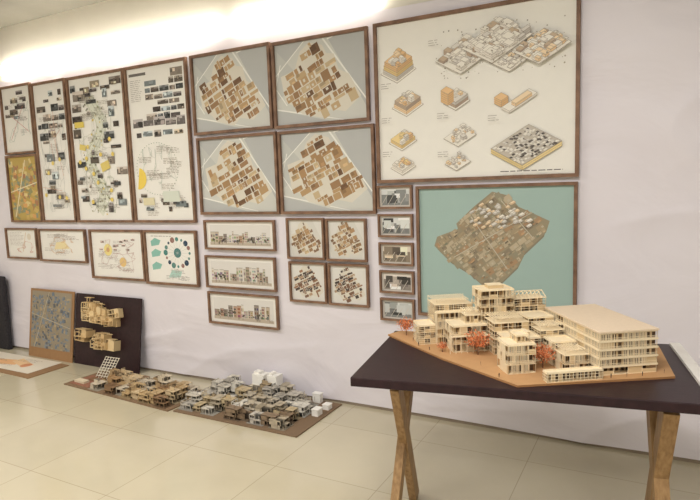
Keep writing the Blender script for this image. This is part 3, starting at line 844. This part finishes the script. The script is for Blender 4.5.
# ------------------------------------------------------------------ leaning boards
lean = math.atan2(0.085, 0.62)
mb_ = empty("map_board", (-5.19, 3.205, 0), "brown cardboard with pasted blue-grey site map leaning on wall", "display board", rot=(-lean, 0, 0))
b = MB(); b.box(0, 0.62, 0, 0.008, 0, 0.63, (156, 120, 84)); b.obj("backing_board", M_card, mb_)
cv = Canvas(0.56, 0.52, (150, 140, 122)); r = random.Random(5)
for k in range(460):
    w = r.uniform(.015, .06); cv.rect(r.uniform(0, .94), r.uniform(0, .94), w, w * r.uniform(.5, 1.3), r.choice([(106, 118, 132), (130, 140, 148), (154, 140, 114), (172, 154, 124), (100, 102, 106), (122, 130, 138)]), r.uniform(-.3, .3))
cv.line((0.1, 0), (0.45, 1), .010, (180, 168, 146)); cv.line((0, .6), (1, .4), .008, (180, 168, 146))
cv.mb.obj("site_map", M_print, mb_, (0.03, 0, 0.09))
db = empty("relief_board", (-4.555, 3.215, 0), "dark plum board with cream relief building models leaning on wall", "display board", rot=(-lean, 0, 0))
b = MB(); b.box(0, 0.81, 0, 0.010, 0, 0.62, (52, 32, 40)); b.obj("backing_board", M_top, db)
r = random.Random(9)
def relief(x, z, w, h, d, c, tilt):
    x = max(x, .035)
    m = MB(); dkc = tuple(int(v * .5) for v in c)
    M = Matrix.Translation((x + w / 2, 0, z + h / 2)) @ Matrix.Rotation(tilt, 4, 'Y') @ Matrix.Translation((-w / 2, 0, -h / 2))
    m.box(0, w, -d, 0, 0, 0.006, c, M); m.box(-.01, w * .8, -d * .8, 0, h, h + .006, c, M); m.box(w * .1, w * .6, -d * .5, 0, 0.006, h, dkc, M)
    m.box(w * .55, w, -d * .9, -d * .9 + .004, 0.006, h, c, M)
    for q in (0, .4, 1): m.box((w - .004) * q, (w - .004) * q + .005, -d, 0 if q == 1 else -d + .005, 0.006, h, c, M)
    if r.random() < .6: m.box(w * .2, w * .9, -d - .02, -d * .4, h * .5, h * .5 + .005, c, M); m.box(w * .85, w * .9, -d - .02, -d, h * .5 - .03, h * .5, c, M)
    if r.random() < .4: m.box(w * .3, w * .3 + .005, -d * .6, -d * .6 + .005, h, h + .05, c, M); m.box(w * .1, w * .7, -d * .6, -d * .55, h + .045, h + .05, c, M)
    m.obj("relief_block", M_model, db)
for (cx, cz, n, sx, sz) in [(0.14, 0.44, 4, .05, .03), (0.28, 0.42, 6, .10, .05), (0.42, 0.40, 5, .09, .06), (0.11, 0.24, 3, .04, .04), (0.34, 0.22, 5, .07, .05)]:
    for k in range(n):
        relief(cx + r.uniform(-sx, sx), cz + r.uniform(-sz, sz), r.uniform(.08, .18), r.uniform(.04, .09), r.uniform(.03, .10), r.choice([(206, 178, 132), (190, 160, 114), (220, 196, 152)]), r.choice([0, 0, r.uniform(-.25, .25)]))

# flat sheets on the floor
b = MB(); b.box(-0.0, 1.42, 0, 0.37, 0, 0.006, (146, 114, 82)); o = b.obj("cardboard_sheet", M_card, None, (-5.95, 2.80, 0), (0, 0, -0.02)); tag(o, "flat brown cardboard sheet lying on tiled floor", "cardboard sheet")
cv = Canvas(0.98, 0.32, (224, 216, 200)); r = random.Random(3)
cv.rect(0.3, 0.25, 0.32, 0.4, (230, 180, 130), .2); cv.rect(0.5, 0.4, 0.3, 0.3, (232, 196, 150), -.3); cv.disc(0.75, 0.45, 0.05, (206, 140, 100))
for k in range(6): cv.text(r.uniform(.03, .6), r.uniform(.2, .9), .25, 2, .06, (150, 130, 116), r)
o = cv.mb.obj("loose_poster", M_print, None, (-5.62, 2.84, 0.0045), (-math.pi / 2, 0, 0)); tag(o, "loose white poster with orange patches on cardboard sheet", "poster")

# dark portfolio bag standing against the wall at the far end
bag = empty("portfolio_bag", (-5.97, 3.235, 0), "dark grey fabric portfolio bag standing upright against the wall", "bag")
b = MB(); b.box(0, 0.42, 0, 0.05, 0, 0.72, (60, 58, 62)); b.obj("bag_body", M_bag, bag, bevel=0.015)
b = MB()
for x in (0.13, 0.28): b.box(x, x + .018, 0.018, 0.030, 0.70, 0.80, (60, 58, 62))
b.box(0.13, 0.298, 0.018, 0.030, 0.785, 0.805, (60, 58, 62)); b.obj("handle", M_bag, bag, bevel=0.003)

# ------------------------------------------------------------------ lights
def area(name, loc, rot, sx, sy, e, col):
    l = bpy.data.lights.new(name, 'AREA'); l.shape = 'RECTANGLE'; l.size = sx; l.size_y = sy; l.energy = e; l.color = col
    o = bpy.data.objects.new(name, l); COL.objects.link(o); o.location = loc; o.rotation_euler = rot
for (x, y, e) in [(-3.6, 0.9, 54), (-0.6, 0.8, 60), (-2.2, -1.4, 44), (1.2, -0.8, 48), (-5.4, 0.4, 34)]:
    area("ceiling_lamp", (x, y, ZC - 0.03), (0, 0, 0), 1.2, 0.3, e, (1.0, 0.96, 0.91))
w = bpy.data.worlds.new("w"); scene.world = w; w.use_nodes = True
w.node_tree.nodes["Background"].inputs["Color"].default_value = (0.9, 0.87, 0.8, 1); w.node_tree.nodes["Background"].inputs["Strength"].default_value = 0.2

# ------------------------------------------------------------------ camera
cd = bpy.data.cameras.new("camera"); cd.sensor_width = 36; cd.lens = 580 / 700 * 36; cd.clip_start = 0.05
cam = bpy.data.objects.new("camera", cd); COL.objects.link(cam)
XV = Vector((0.880731, 0.024465, -0.472985)); YV = Vector((0.472376, -0.117634, 0.873512)); ZV = Vector((-0.03427, -0.992756, -0.11516))
cam.matrix_world = Matrix(((XV.x, -XV.y, -XV.z, 0), (YV.x, -YV.y, -YV.z, 0), (ZV.x, -ZV.y, -ZV.z, 1.5), (0, 0, 0, 1)))
scene.camera = cam
